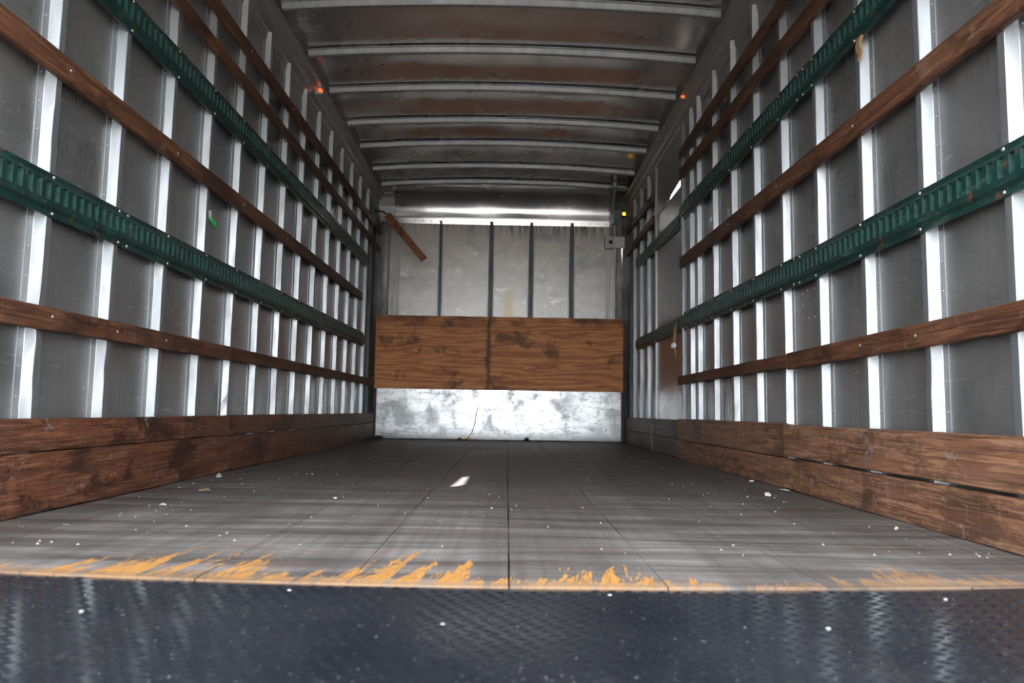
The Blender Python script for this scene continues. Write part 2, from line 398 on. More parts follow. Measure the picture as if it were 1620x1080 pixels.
# floor: nine lengthwise boards with open seams
bm = bmesh.new()
def rear_edge(x): return 1.222+0.0634*x*x
seams = [-1.25, -1.02, -0.76, -0.515, -0.258, 0.009, 0.272, 0.545, 0.80, 1.02, 1.13]
for a, b in zip(seams, seams[1:]):
    y = Y_REAR
    n = 28; w = 0.0006
    rings = []
    for i in range(n+1):
        ye = rear_edge((a+b)/2); yy = ye + (Y_FRONT-ye)*i/n
        j = 0.0010*math.sin(i*1.7+a*9); dz = 0.0012*math.sin(i*0.9+a*5)
        ya_, yb_ = (rear_edge(a), rear_edge(b)) if i == 0 else (yy, yy)
        rings.append([(a+w+j, ya_, -0.03), (b-w+j, yb_, -0.03), (b-w+j, yb_, -0.003+dz), (b-w-0.0012+j, yb_, dz), (a+w+0.0012+j, ya_, dz), (a+w+j, ya_, -0.003+dz)])
    loft(bm, rings)
box(bm, -1.25, 1.13, Y_REAR, Y_FRONT, -0.09, -0.028)
struct(link('floor', bm, FLOOR))

def sheet_wall(name, x, sgn, quads):
    bm = bmesh.new()
    for (y0, y1, z0, z1) in quads:
        box(bm, min(x, x+sgn*0.002), max(x, x+sgn*0.002), y0, y1, z0, z1)
    return struct(link(name, bm, SHEET))
DOOR0, DOOR1, DOOR_TOP = 4.535, 5.33, 1.752
sheet_wall('wall_left', SL, -1, [(Y_REAR, Y_FRONT, -0.03, 2.47)])
WALL_R = sheet_wall('wall_right', SR, 1, [(Y_REAR, DOOR0, -0.03, 2.47), (DOOR1, Y_FRONT, -0.03, 2.47), (DOOR0, DOOR1, 1.90, 2.47)])

# front bulkhead: flat sheet between two rounded corners
bm = bmesh.new()
prof = []
R = 0.13
for k in range(9):
    a = math.pi/2*k/8
    prof.append((SL+R-R*math.cos(a), Y_FRONT-R+R*math.sin(a)))
for k in range(9):
    a = math.pi/2*(1-k/8)
    prof.append((SR-R+R*math.cos(a), Y_FRONT-R+R*math.sin(a)))
outer = [(x, y) for x, y in prof]
prof2 = outer + [(SR, Y_FRONT+0.01), (SL, Y_FRONT+0.01)]
loft(bm, [[(x, y, -0.03) for x, y in prof2], [(x, y, 2.47) for x, y in prof2]])
struct(link('wall_front', bm, SHEET_FRONT))

# ceiling: arched sheet, sagging and dented between the bows
def arch(x, edge, mid):
    u = (x - (SL+SR)/2)/((SR-SL)/2)
    return mid - (mid-edge)*u*u
BOWS = [1.52, 2.02, 2.52, 3.02, 3.52, 4.015, 4.51, 5.04, 5.49, 6.02, 6.45]
def ceil_z(x, y):
    z = arch(x, 2.325, 2.372)
    for a, b in zip(BOWS, BOWS[1:]):
        if a <= y <= b:
            t = (y-a)/(b-a); amp = -0.003 - 0.028*max(0, min(1, (a-3.45)/1.05))
            z += -amp*math.sin(math.pi*t)**2 * (1 - abs(x/1.25)**3)
            nz = noise.noise(Vector((x*1.7, y*5.0, 3.1)))
            z += nz*0.012*math.sin(math.pi*t)*max(0.15, min(1, (a-3.3)/1.3))
            nz2 = noise.noise(Vector((x*4.0, y*9.0, 8.1)))
            z += nz2*0.0035*math.sin(math.pi*t)*max(0.2, min(1, (a-3.3)/1.3))
    for dx, dy, r, d in ((-0.62, 4.22, 0.05, 0.010), (-0.60, 4.78, 0.045, 0.014), (0.1, 4.3, 0.09, 0.006), (-0.2, 5.25, 0.10, 0.012), (0.35, 5.3, 0.08, 0.010), (-0.5, 5.75, 0.09, 0.012), (0.6, 5.6, 0.07, 0.010)):
        q = ((x-dx)**2*0.6+(y-dy)**2)/r**2
        z += d*math.exp(-q)
    return z
bm = bmesh.new()
NX, NY = 64, 150
ya, yb = Y_REAR, Y_FRONT+0.01
top, bot = [], []
for i in range(NY+1):
    y = ya+(yb-ya)*i/NY
    bot.append([bm.verts.new((SL+(SR-SL)*k/NX, y, ceil_z(SL+(SR-SL)*k/NX, y))) for k in range(NX+1)])
for i in range(NY):
    for k in range(NX):
        bm.faces.new((bot[i][k], bot[i][k+1], bot[i+1][k+1], bot[i+1][k]))
o = struct(link('ceiling', bm, ROOF, smooth=True))
bm = bmesh.new(); box(bm, SL-0.02, SR+0.02, Y_REAR-0.1, Y_FRONT+0.02, 2.455, 2.475)
struct(link('roof_skin', bm, GALV_DULL))

# top rails along both walls, with the lip that carries the bows
for name, x, s in (('trim_1', SL, 1), ('trim_2', SR, -1)):
    bm = bmesh.new()
    pr = [(0, 2.125), (0.006, 2.125), (0.010, 2.165), (0.016, 2.17), (0.020, 2.215), (0.034, 2.222), (0.052, 2.258), (0.072, 2.262), (0.074, 2.268), (0.05, 2.29), (0.03, 2.34), (0, 2.34)]
    loft(bm, [[(x+s*d, y, z) for d, z in pr] for y in (Y_REAR, Y_FRONT)])
    struct(link(name, bm, TRIM, bevel=0.002))
# rear opening: header and corner posts of the box, out of view; header lowered to shade the upper walls
bm = bmesh.new(); box(bm, SL-0.02, SR+0.02, Y_REAR-0.09, Y_REAR-0.001, 1.74, 2.45)
struct(link('trim_3', bm, GALV_DULL))
for name, a, b in (('trim_4', SL-0.04, FL+0.0), ('trim_5', FR, SR+0.04)):
    bm = bmesh.new(); box(bm, a, b, Y_REAR-0.09, Y_REAR-0.001, -0.12, 2.13); struct(link(name, bm, GALV_DULL))

# side door in the right wall: flush panel, with an open slot above its top edge
XD = 1.108
d1 = empty('door_1', (XD, (DOOR0+DOOR1)/2, 0), 'flush grey metal side door in the right wall with a bright open slot above it', 'door')
del d1['label']; del d1['category']; struct(d1)
bm = bmesh.new(); box(bm, XD, XD+0.004, DOOR0-0.02, DOOR1+0.02, 0, DOOR_TOP)
link('door_panel', bm, SHEET, d1).matrix_parent_inverse = Matrix.Translation(-d1.location)
bm = bmesh.new()                                    # header whose bent lower edge leaves a wedge of daylight
pts = [(DOOR0-0.02, DOOR_TOP+0.052), (4.87, DOOR_TOP+0.022), (4.93, DOOR_TOP-0.002), (DOOR1+0.02, DOOR_TOP-0.002), (DOOR1+0.02, 2.13), (DOOR0-0.02, 2.13)]
f = [bm.verts.new((XD, y, z)) for y, z in pts]; g = [bm.verts.new((XD+0.004, y, z)) for y, z in pts]
bm.faces.new(f); bm.faces.new(g[::-1])
for i in range(len(pts)):
    j = (i+1) % len(pts); bm.faces.new((f[i], g[i], g[j], f[j]))
link('door_header', bm, SHEET, d1).matrix_parent_inverse = Matrix.Translation(-d1.location)
bm = bmesh.new(); box(bm, XD-0.006, XD, 4.95, DOOR1+0.02, DOOR_TOP-0.010, DOOR_TOP+0.012)
link('drip_rail', bm, GALV_DULL, d1).matrix_parent_inverse = Matrix.Translation(-d1.location)

# ------------------------------------------------------------------ wall posts (hat sections)
ORD = ['first', 'second', 'third', 'fourth', 'fifth', 'sixth', 'seventh', 'eighth', 'ninth', 'tenth', 'eleventh', 'twelfth', 'thirteenth', 'fourteenth', 'fifteenth', 'sixteenth']
def post_mesh(s, z0, z1, seed, dents, wide=0.012):
    """hat section; s = +1 opens to +x (left wall). Local x 0 = sheet, y 0 = centre of the face"""
    w = wide; q = 0.0112 if s < 0 else 0.0085
    pr = [(-w-0.033, 0), (-w-0.033, 0.0025), (-w-q-0.0013, 0.0025), (-w-q, 0.0040), (-w-0.0012, 0.0285), (-w+0.0005, 0.0298),
          (w-0.0005, 0.0298), (w+0.0012, 0.0285), (w+q, 0.0040), (w+q+0.0013, 0.0025), (w+0.033, 0.0025), (w+0.033, 0)]
    rnd = random.Random(seed); rings = []
    n = 44
    for i in range(n+1):
        z = z0+(z1-z0)*i/n
        r = []
        for k, (y, d) in enumerate(pr):
            dy = dd = 0
            if 4 <= k <= 7:
                dy = 0.0016*noise.noise(Vector((seed*3.1, z*4.0, 0.3))); dd = -abs(0.0015*noise.noise(Vector((seed*1.7, z*5.0, 2.3))))
                for dz, h, ay, ad in dents:
                    q = math.exp(-((z-dz)/h)**2); dd -= ad*q
                    if k in (6, 7): dy += ay*q
                    else: dy += 0.35*ay*q
            r.append((s*max(0.0004 if d > 0.001 else 0, d+dd) if k not in (0, 11) else 0, y+dy, z))
        rings.append(r)
    bm = bmesh.new(); loft(bm, rings); return bm
riv_bm = bmesh.new(); dome(riv_bm, (0, 0, 0), (1, 0, 0), 0.0038, 0.0022, 8)
bmesh.ops.recalc_face_normals(riv_bm, faces=riv_bm.faces)
RIVET = bpy.data.meshes.new('rivet'); riv_bm.to_mesh(RIVET); riv_bm.free(); RIVET.materials.append(BOLT)
for p in RIVET.polygons: p.use_smooth = True
def add_post(side, y, label, seed, dents=(), z1=2.166, rivets=True, group='galvanised wall posts', wide=0.012, mat=GALV):
    s, x = (1, SL) if side == 'L' else (-1, SR)
    o = link('wall_post', post_mesh(s, 0.0, z1, seed, dents, wide), mat, None, (x, y, 0))
    tag(o, label, 'wall post', group)
    if rivets:
        z = 0.30; k = 0
        while z < z1-0.05:
            rv = bpy.data.objects.new('rivet', RIVET); COL.objects.link(rv); rv.parent = o
            rv.location = (s*0.0025, -wide-0.023, z); rv.scale.x = s
            z += 0.078; k += 1
    return o
for i in range(14):
    y = 1.871+0.3275*i+0.016
    d = ()
    lab = 'galvanised hat post on the left wall, %s from the open rear end' % ORD[i]
    if i == 0: d = ((0.36, 0.05, 0.010, 0.006), (0.50, 0.04, -0.008, 0.004), (1.0, 0.06, 0.005, 0.004)); lab = 'galvanised post with a wavy bent edge on the left wall, nearest the open rear end'
    if i == 1: d = ((0.40, 0.03, -0.003, 0.003),)
    if i == 4: d = ((0.29, 0.06, 0.022, 0.004),); lab = 'galvanised post with a flattened foot on the left wall, fifth from the open rear'
    add_post('L', y, lab, i+1, d, rivets=i < 8, group='galvanised posts on the left wall')
for i in range(9):
    y = 1.54+0.327*i+0.016
    d = ()
    lab = 'galvanised hat post on the right wall, %s from the open rear end' % ORD[i]
    if i == 1: d = ((0.42, 0.03, -0.006, 0.004),)
    if i == 4: d = ((0.47, 0.04, 0.004, 0.003),)
    add_post('R', y, lab, 40+i, d, rivets=i < 7, group='galvanised posts on the right wall')
for i, y in enumerate((5.665, 5.985, 6.305)):
    add_post('R', y+0.016, 'galvanised hat post on the right wall beyond the side door, %s from the door' % ORD[i], 60+i, rivets=False, group='galvanised posts beyond the side door')
for px, py in ((570, 372), (593, 360), (626, 350), (571, 428), (628, 408), (573, 497), (600, 490), (630, 482)):
    v = Vector((1080+px/3-810, F_PX, 540-340-py/3))               # sheet rivets left of an old fitting, laid out on the wall plane
    d = _R*v.x + _U*v.z + _f*v.y
    k = SR/d.x
    rv = bpy.data.objects.new('rivet', RIVET); COL.objects.link(rv); rv.parent = WALL_R
    rv.location = (SR-0.0003, d.y*k, CAM_Z+d.z*k); rv.scale = (-1.2, 1.2, 1.2)
# the door opening's own posts
o = add_post('R', 4.375, 'wide galvanised post with raised ribs at the near edge of the side door', 70, rivets=False, wide=0.045)
bm = bmesh.new(); box(bm, XD-0.020, XD+0.02, 4.475, 4.515, 0.0, 2.13); box(bm, XD-0.012, XD+0.02, 4.515, 4.545, 0, DOOR_TOP+0.01)
tag(link('door_jamb', bm, GALV, bevel=0.002), 'galvanised near jamb of the side door beside the wide post', 'door jamb')
bm = bmesh.new(); box(bm, FR-0.004, SR, DOOR1+0.005, DOOR1+0.035, 0.0, 2.125)
tag(link('door_jamb', bm, GALV, bevel=0.002), 'galvanised far jamb of the side door, nearer the plywood', 'door jamb')
# dark corner posts by the bulkhead
bm = bmesh.new(); loft(bm, [[(SL+0.001, 6.36, z), (SL+0.026, 6.36, z), (SL+0.028, 6.385, z), (SL+0.008, 6.40, z), (SL+0.008, 6.61, z), (SL+0.001, 6.61, z)] for z in (0, 2.13)])
tag(link('corner_post', bm, GALV_DARK), 'dark grey corner post where the left wall meets the front', 'corner post')
bm = bmesh.new(); loft(bm, [[(SR-0.001, 6.50, z), (SR-0.026, 6.50, z), (SR-0.028, 6.53, z), (SR-0.008, 6.54, z), (SR-0.008, 6.61, z), (SR-0.001, 6.61, z)] for z in (0, 2.13)])
tag(link('corner_post', bm, GALV_DARK), 'dark corner post where the right wall meets the front', 'corner post')

# ------------------------------------------------------------------ wooden slats and kick boards
def board_bm(s, y0, y1, za, zb, th, h, rag=0.0015, seed=1, n=None, bite=0.0):
    """board on its wall: back at local x 0, front at s*th; za, zb = centre heights at the two ends"""
    n = n or max(6, int((y1-y0)/0.07)); rings = []
    ym = (y0+y1)/2; zm = (za+zb)/2
    for i in range(n+1):
        t = i/n; y = y0+(y1-y0)*t-ym; z = za+(zb-za)*t-zm
        up = rag*noise.noise(Vector((seed*2.3, y*6.0, 0.5)))+bite*min(0, noise.noise(Vector((seed*5.1, y*2.2, 4.5))))
        dn = rag*noise.noise(Vector((seed*7.9, y*6.0, 1.5)))
        fx = 0.0012*noise.noise(Vector((seed*4.9, y*3.0, 2.5)))
        b = 0.003
        a, c = z-h/2+dn, z+h/2+up
        pr = [(0, a), (th-b+fx, a), (th+fx, a+b), (th+fx, c-b), (th-b+fx, c), (0, c)]
        rings.append([(s*d, y, zz) for d, zz in pr])
    bm = bmesh.new(); loft(bm, rings); return bm, (ym, zm)
def board(name, side, y0, y1, za, zb, h, mat, label, cat, group, seed, th=0.02, xback=None, rag=0.0015, bite=0.0, nails=()):
    s, x = (1, FL) if side == 'L' else (-1, FR)
    if xback is not None: x = xback
    bm, (ym, zm) = board_bm(s, y0, y1, za, zb, th, h, rag, seed, None, bite)
    o = link(name, bm, mat, None, (x, ym, zm)); tag(o, label, cat, group)
    for (y, dz) in nails:
        b2 = bmesh.new(); dome(b2, (0, 0, 0), (s, 0, 0), 0.006, 0.0025, 8)
        t = (y-y0)/(y1-y0)
        link('screw_head', b2, BOLT, o, (s*(th+0.0008), y-ym, za+(zb-za)*t-zm+dz), True)
    return o
LP = [1.887+0.3275*i for i in range(14)]
RP = [1.556+0.327*i for i in range(9)]
G = 'wooden slats on the left wall'
board('wall_slat', 'L', 1.30, 3.149, .503, .508, .060, SLAT, 'lowest red-brown slat on the left wall, scuffed near piece ending at the butt joint', 'wall slat', G, 1, nails=[(1.90, 0.006), (2.22, 0.0), (2.54, 0.002)])
board('wall_slat', 'L', 3.152, 6.56, .508, .506, .058, SLAT, 'lowest red-brown slat on the left wall, far piece reaching the plywood', 'wall slat', G, 2)
board('wall_slat', 'L', 1.30, 5.90, 1.184, 1.186, .066, SLAT, 'long brown slat on the left wall between the two green rails', 'wall slat', G, 3, nails=[(1.90, 0), (2.54, 0), (3.2, 0), (3.85, 0)])
board('wall_slat', 'L', 1.70, 6.62, 1.737, 1.742, .052, SLAT, 'brown slat on the left wall just above the upper green rail', 'wall slat', G, 4)
board('wall_slat', 'L', 1.90, 6.62, 1.902, 1.918, .062, SLAT, 'topmost brown slat on the left wall, close under the ceiling', 'wall slat', G, 5, nails=[(3.2, 0), (3.85, 0)])
G = 'wooden slats on the right wall'
board('wall_slat', 'R', 1.25, 2.784, .507, .490, .064, SLAT, 'lowest slat on the right wall, thick scuffed near piece with worn grey patches', 'wall slat', G, 6, nails=[(1.9, 0), (2.2, 0.004)])
board('wall_slat', 'R', 2.79, 4.578, .492, .484, .054, SLAT, 'lowest slat on the right wall, thinner piece ending at the side door', 'wall slat', G, 7)
board('wall_slat', 'R', 1.25, 4.52, 1.186, 1.226, .072, SLAT, 'long brown slat on the right wall between the two green rails', 'wall slat', G, 8, nails=[(2.21, 0), (2.86, 0), (3.5, 0)])
board('wall_slat', 'R', 1.90, 4.52, 1.742, 1.800, .066, SLAT, 'brown slat on the right wall just above the upper green rail, ending by the bright slot', 'wall slat', G, 9)
board('wall_slat', 'R', 2.10, 4.52, 1.948, 1.930, .064, SLAT, 'topmost brown slat on the right wall this side of the door', 'wall slat', G, 10)
board('wall_slat', 'R', 5.37, 6.60, 1.905, 1.945, .062, SLAT, 'short upper slat on the right wall in the far bay beyond the door', 'wall slat', G, 11)
board('wall_slat', 'R', 5.37, 6.60, 1.735, 1.735, .060, SLAT, 'short lower slat on the right wall in the far bay beyond the door', 'wall slat', G, 12)

G = 'kick boards along the left wall'
board('kick_board', 'L', 1.26, 3.160, .205, .198, .084, KICK, 'upper near kick board on the left wall, red-brown and badly scratched', 'kick board', G, 21, th=0.02)
board('kick_board', 'L', 1.26, 3.172, .081, .078, .154, KICK, 'lower near kick board on the left wall, black-stained, standing on the floor', 'kick board', G, 22, rag=0.002)
board('kick_board', 'L', 3.166, 6.57, .200, .188, .084, KICK, 'upper far kick board on the left wall running to the plywood', 'kick board', G, 23)
board('kick_board', 'L', 3.176, 6.57, .077, .068, .148, KICK, 'lower far kick board on the left wall running to the plywood', 'kick board', G, 24)
G = 'kick boards along the right wall'
board('kick_board', 'R', 1.26, 2.828, .190, .187, .122, KICK_TAN, 'upper near kick board on the right wall above the long open crack', 'kick board', G, 25, bite=0.006)
board('kick_board', 'R', 1.26, 2.828, .0600, .0595, .117, KICK_TAN, 'lower near kick board on the right wall below the long open crack', 'kick board', G, 26, bite=0.008, rag=0.002)
board('kick_board', 'R', 2.834, 4.580, .186, .179, .131, KICK_TAN, 'upper middle kick board on the right wall ending at the side door', 'kick board', G, 27)
board('kick_board', 'R', 2.834, 4.580, .0585, .054, .116, KICK_TAN, 'lower middle kick board on the right wall ending at the side door', 'kick board', G, 28)
board('kick_board', 'R', 4.584, 5.395, .176, .176, .118, KICK_GREY, 'upper greyed kick board fixed across the side door', 'kick board', G, 29, th=0.018, xback=1.104)
board('kick_board', 'R', 4.584, 5.395, .057, .057, .112, KICK_GREY, 'lower greyed kick board fixed across the side door', 'kick board', G, 30, th=0.018, xback=1.104)
board('kick_board', 'R', 5.43, 6.60, .176, .172, .116, KICK_GREY, 'upper dark kick board in the far bay of the right wall', 'kick board', G, 31)
board('kick_board', 'R', 5.43, 6.60, .057, .056, .110, KICK_GREY, 'lower dark kick board in the far bay of the right wall', 'kick board', G, 32)

# ------------------------------------------------------------------ green slotted tie rails
def rail(side, y0, y1, za, zb, label, bolts, xback=None, pitch=0.0365, H=0.115):
    s, x = (1, FL) if side == 'L' else (-1, FR)
    if xback is not None: x = xback
    ym, zm = (y0+y1)/2, (za+zb)/2
    slope = (zb-za)/(y1-y0)
    bm = bmesh.new()
    n = max(1, int((y1-y0)/pitch)); p = (y1-y0)/n
    D = 0.016
    cache = {}
    def V(y, z, d):
        k = (round(y, 5), round(z, 5), round(d, 5))
        if k not in cache: cache[k] = bm.verts.new((s*d, y-ym, z + slope*(y-ym)))
        return cache[k]
    rows = [(-H/2, 0.0), (-H/2, 0.006), (-H/2+0.016, 0.006), (-H/2+0.024, D), (-0.018, D), (0.030, D), (0.040, 0.011), (0.043, 0.005), (H/2-0.004, 0.004), (H/2, 0.0045), (H/2, 0.0)]
    ys = []
    sw = 0.0195
    for i in range(n):
        a = y0+i*p; ys += [a, a+(p-sw)/2, a+(p+sw)/2]
    ys.append(y1)
    for j in range(len(ys)-1):
        slot = j % 3 == 1
        for (z1, d1), (z2, d2) in zip(rows, rows[1:]):
            if slot and abs(z1+0.018) < 1e-6:
                e = 0.0; A, B = ys[j], ys[j+1]
                for q in (((A, z1), (B, z1)), ((B, z1), (B, z2)), ((B, z2), (A, z2)), ((A, z2), (A, z1))):
                    (p1, p2) = q
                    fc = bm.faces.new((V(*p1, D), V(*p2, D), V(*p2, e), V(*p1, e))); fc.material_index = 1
                continue
            bm.faces.new((V(ys[j], z1, d1), V(ys[j+1], z1, d1), V(ys[j+1], z2, d2), V(ys[j], z2, d2)))
    for yy in (y0, y1):
        bm.faces.new([V(yy, z, d) for z, d in rows])
    o = link('tie_rail', bm, GREEN, None, (x, ym, zm)); o.data.materials.append(GREEN_SLOT_LIT); tag(o, label, 'tie rail', 'green slotted tie rails')
    for y in bolts:
        if not (y0+0.01 < y < y1-0.01): continue
        for z, d in ((-H/2+0.009, 0.006), (H/2-0.008, 0.004)):
            b = bmesh.new(); dome(b, (0, 0, 0), (s, 0, 0), 0.0058, 0.004, 8)
            link('bolt', b, BOLT, o, (s*d, y-ym, z+slope*(y-ym)), True)
    return o
rail('L', 1.28, 2.238, .832, .832, 'lower green slotted rail on the left wall, short near piece', LP+[2.215])
rail('L', 2.242, 6.06, .830, .846, 'lower green slotted rail on the left wall, long far piece', LP+[2.265])
rail('L', 1.60, 2.470, 1.515, 1.518, 'upper green slotted rail on the left wall, near piece at the top of view', LP)
rail('L', 2.474, 6.08, 1.518, 1.530, 'upper green slotted rail on the left wall, long far piece', LP)
rail('R', 1.24, 2.706, .834, .828, 'lower green slotted rail on the right wall, rusty near piece', RP+[2.68])
rail('R', 2.710, 4.535, .830, .850, 'lower green slotted rail on the right wall, piece ending at the side door', RP+[2.735, 4.375])
rail('R', 1.60, 2.640, 1.522, 1.532, 'upper green slotted rail on the right wall, near piece at the top of view', RP+[2.615])
rail('R', 2.644, 4.535, 1.534, 1.556, 'upper green slotted rail on the right wall, piece ending at the side door', RP+[2.67, 4.375])
rail('R', 4.58, 6.13, .842, .850, 'lower green rail across the side door and the far bay', [5.35, 5.68, 6.0], xback=FR+0.004, H=0.10)
rail('R', 4.58, 6.12, 1.520, 1.550, 'upper green rail across the side door and the far bay', [5.35, 5.68, 6.0], xback=FR+0.004, H=0.10)

# ------------------------------------------------------------------ roof bows
vis = [y for y in BOWS if y > 3.2]
for i, y in enumerate(BOWS):
    if y < 3.2: continue
    rings = []
    n = 40
    for k in range(n+1):
        x = -1.176+(1.055+1.176)*k/n
        zb = arch(x, 2.284, 2.332)+0.0015*noise.noise(Vector((x*4, y, 0)))
        rings.append([(x, y-0.034, zb+0.03), (x, y-0.018, zb+0.029), (x, y-0.015, zb+0.004), (x, y-0.011, zb), (x, y+0.011, zb), (x, y+0.015, zb+0.004), (x, y+0.018, zb+0.029), (x, y+0.034, zb+0.03), (x, y+0.034, zb+0.033), (x, y-0.034, zb+0.033)])
    bm = bmesh.new(); loft(bm, rings)
    j = vis.index(y)
    lab = ['first arched roof bow below the top of the photo', 'second arched roof bow below the top of the photo', 'arched roof bow level with the two orange marker lamps', 'fourth arched roof bow below the top of the photo, right behind the lamps', 'fifth arched roof bow below the top of the photo', 'sixth arched roof bow below the top of the photo, next to last', 'last arched roof bow, closest to the shiny front cove'][j]
    o = link('roof_bow', bm, GALV_BOW)
    tag(o, lab, 'roof bow', 'arched roof bows')

# ------------------------------------------------------------------ bulkhead
YB = Y_FRONT
def ply(x0, x1, label):
    bm = bmesh.new(); box(bm, x0, x1, YB-0.132-0.012, YB-0.132, 0.458, 1.128)
    bmesh.ops.subdivide_edges(bm, edges=[e for e in bm.edges if abs(e.verts[0].co.x-e.verts[1].co.x) > 0.3], cuts=30)
    for v in bm.verts:
        if v.co.z > 1.0: v.co.z += 0.003*noise.noise(Vector((v.co.x*7, 0, 0)))
    c = Vector(((x0+x1)/2, YB-0.138, 0.79))
    for v in bm.verts: v.co -= c
    return tag(link('plywood_panel', bm, PLY, None, c), label, 'plywood panel', 'plywood on the front wall')
YP = YB-0.144                                                            # front plane of the plywood
ply(-1.212, -0.177, 'left orange-brown plywood sheet across the front wall above the bright metal')
ply(-0.174, 1.058, 'right orange-brown plywood sheet across the front wall above the bright metal')
bm = bmesh.new()
NXs, NZs = 60, 14
P2 = [[bm.verts.new((-1.186+(1.040+1.186)*k/NXs, YP+0.007-0.0008*(noise.noise(Vector((k*0.25, m*0.4, 1.0)))+1), 0.012+0.442*m/NZs)) for k in range(NXs+1)] for m in range(NZs+1)]
for m in range(NZs):
    for k in range(NXs): bm.faces.new((P2[m][k], P2[m][k+1], P2[m+1][k+1], P2[m+1][k]))
g = bmesh.ops.extrude_face_region(bm, geom=bm.faces[:])
for v in g['geom']:
    if isinstance(v, bmesh.types.BMVert): v.co.y = YP+0.012
tag(link('scuff_plate', bm, SCUFF, smooth=False), 'bright scratched metal plate across the foot of the front wall', 'scuff plate')
bm = bmesh.new(); box(bm, -1.214, -1.188, YP+0.002, YP+0.03, 0.0, 0.456)
tag(link('edge_strip', bm, SLAT), 'narrow brown wooden strip at the left end of the bright metal plate', 'wooden strip')
bm = bmesh.new(); box(bm, 1.042, 1.060, YP+0.002, YP+0.03, 0.0, 0.456)
tag(link('edge_strip', bm, SLAT), 'narrow brown wooden strip at the right end of the bright metal plate', 'wooden strip')

# posts on the upper bulkhead
def front_post(x, label, w=0.017, mat=GALV_DARK):
    rings = []
    for i in range(13):
        z = 1.05+(2.06-1.05)*i/12
        dx = 0.002*noise.noise(Vector((x*9, z*3, 0)))
        rings.append([(-w-0.012+dx, 0, z), (-w-0.012+dx, -0.003, z), (-w+dx, -0.004, z), (-w*0.8+dx, -0.028, z), (w*0.8+dx, -0.028, z), (w+dx, -0.004, z), (w+0.012+dx, -0.003, z), (w+0.012+dx, 0, z)])
    bm = bmesh.new(); loft(bm, rings)
    o = tag(link('front_post', bm, mat, None, (x, YB, 0)), label, 'front post', 'posts on the front wall')
    for sx in (-1, 1):
        bm = bmesh.new(); a, b = sorted((sx*(w+0.001), sx*(w+0.011))); box(bm, a, b, -0.007, -0.001, 1.05, 2.03)
        link('flange', bm, GALV_DULL, o)
    return o
front_post(-0.650, 'dark post on the front wall, leftmost of the four, streaked with pale metal', 0.014)
front_post(-0.172, 'dark post on the front wall above the plywood seam', 0.019)
front_post(0.207, 'dark post on the front wall, second from the right', 0.019)
front_post(0.590, 'dark post on the front wall, rightmost of the four', 0.019)
for x0, x1, lab in ((-1.125, -1.085, 'pale flat upright strip at the left end of the front wall sheet'), (-1.070, -1.033, 'pale riveted upright strip next to the left front corner'), (0.915, 0.955, 'pale riveted upright strip below the switch box'), (0.985, 1.005, 'thin pale upright strip at the right front corner')):
    bm = bmesh.new(); box(bm, x0, x1, YB-0.012, YB, 1.05, 2.06)
    tag(link('edge_trim', bm, GALV_DULL, bevel=0.002), lab, 'upright trim', 'uprights at the front corners')
# cove: riveted flange and polished quarter-round up to the roof
bm = bmesh.new(); rings = []
CX0, CX1 = -1.095, 0.945
prof = [(YB-0.018, 2.020), (YB-0.022, 2.021), (YB-0.032, 2.072), (YB-0.028, 2.083), (YB-0.036, 2.087)]
for k in range(1, 15):
    a = math.pi/2*k/14
    prof.append((YB-0.036-0.27*(1-math.cos(a)), 2.087+0.262*math.sin(a)))
back = [(y+0.004, z+0.004) for y, z in prof[::-1]]
for i in range(33):
    x = CX0+(CX1-CX0)*i/32
    rings.append([(x, y+0.0035*noise.noise(Vector((x*3, z*9, 2)))*(1 if z > 2.09 else 0), z) for y, z in prof]+[(x, y, z) for y, z in back])
loft(bm, rings)
cv = tag(link('cove_panel', bm, COVE, smooth=True, auto=True), 'shiny curved metal cove between the front wall and the ceiling', 'cove panel')
bm = bmesh.new()
for k in range(26):
    dome(bm, (-1.06+k*0.079, YB-0.027, 2.047), (0, -1, 0), 0.006, 0.003, 6)
link('rivet_row', bm, GALV_DARK, cv, smooth=True)
# corner pieces at both ends of the cove
def corner(x0, x1, label, mat):
    bm = bmesh.new(); rings = []
    pr = [(YB-0.05, 2.03), (YB-0.056, 2.09), (YB-0.075, 2.17), (YB-0.115, 2.24), (YB-0.18, 2.30), (YB-0.30, 2.345)]
    for i in range(7):
        x = x0+(x1-x0)*i/6
        e = 0.004*noise.noise(Vector((x*12, 0, 5)))
        rings.append([(x, y+e, z) for y, z in pr]+[(x, y+0.01, z+0.01) for y, z in pr[::-1]])
    loft(bm, rings)
    return tag(link('corner_plate', bm, mat, bevel=0.001), label, 'corner plate')
cp = corner(-1.240, -1.090, 'dull grey ribbed corner plate at the upper left of the front wall', GALV_DULL)
for z in (2.315, 2.285):
    pass
bm = bmesh.new()
for yy, zz in ((YB-0.225, 2.318), (YB-0.145, 2.272)):
    tube(bm, [(-1.215, yy-0.006, zz), (-1.10, yy-0.006, zz)], 0.006, 8)
link('rib', bm, GALV, cp)
corner(0.965, 1.120, 'dark corner plate at the upper right of the front wall behind the amber lamp', GALV_DARK)
# vertical rounded corner covers below them
for cxx, lab in ((-1.160, 'pale rounded corner column at the left end of the front wall'), (1.035, 'pale rounded corner column at the right end of the front wall')):
    bm = bmesh.new(); tube(bm, [(cxx, YB-0.03, 1.12), (cxx, YB-0.03, 2.03)], 0.034, 20)
    tag(link('corner_column', bm, PALE, smooth=True), lab, 'corner column')
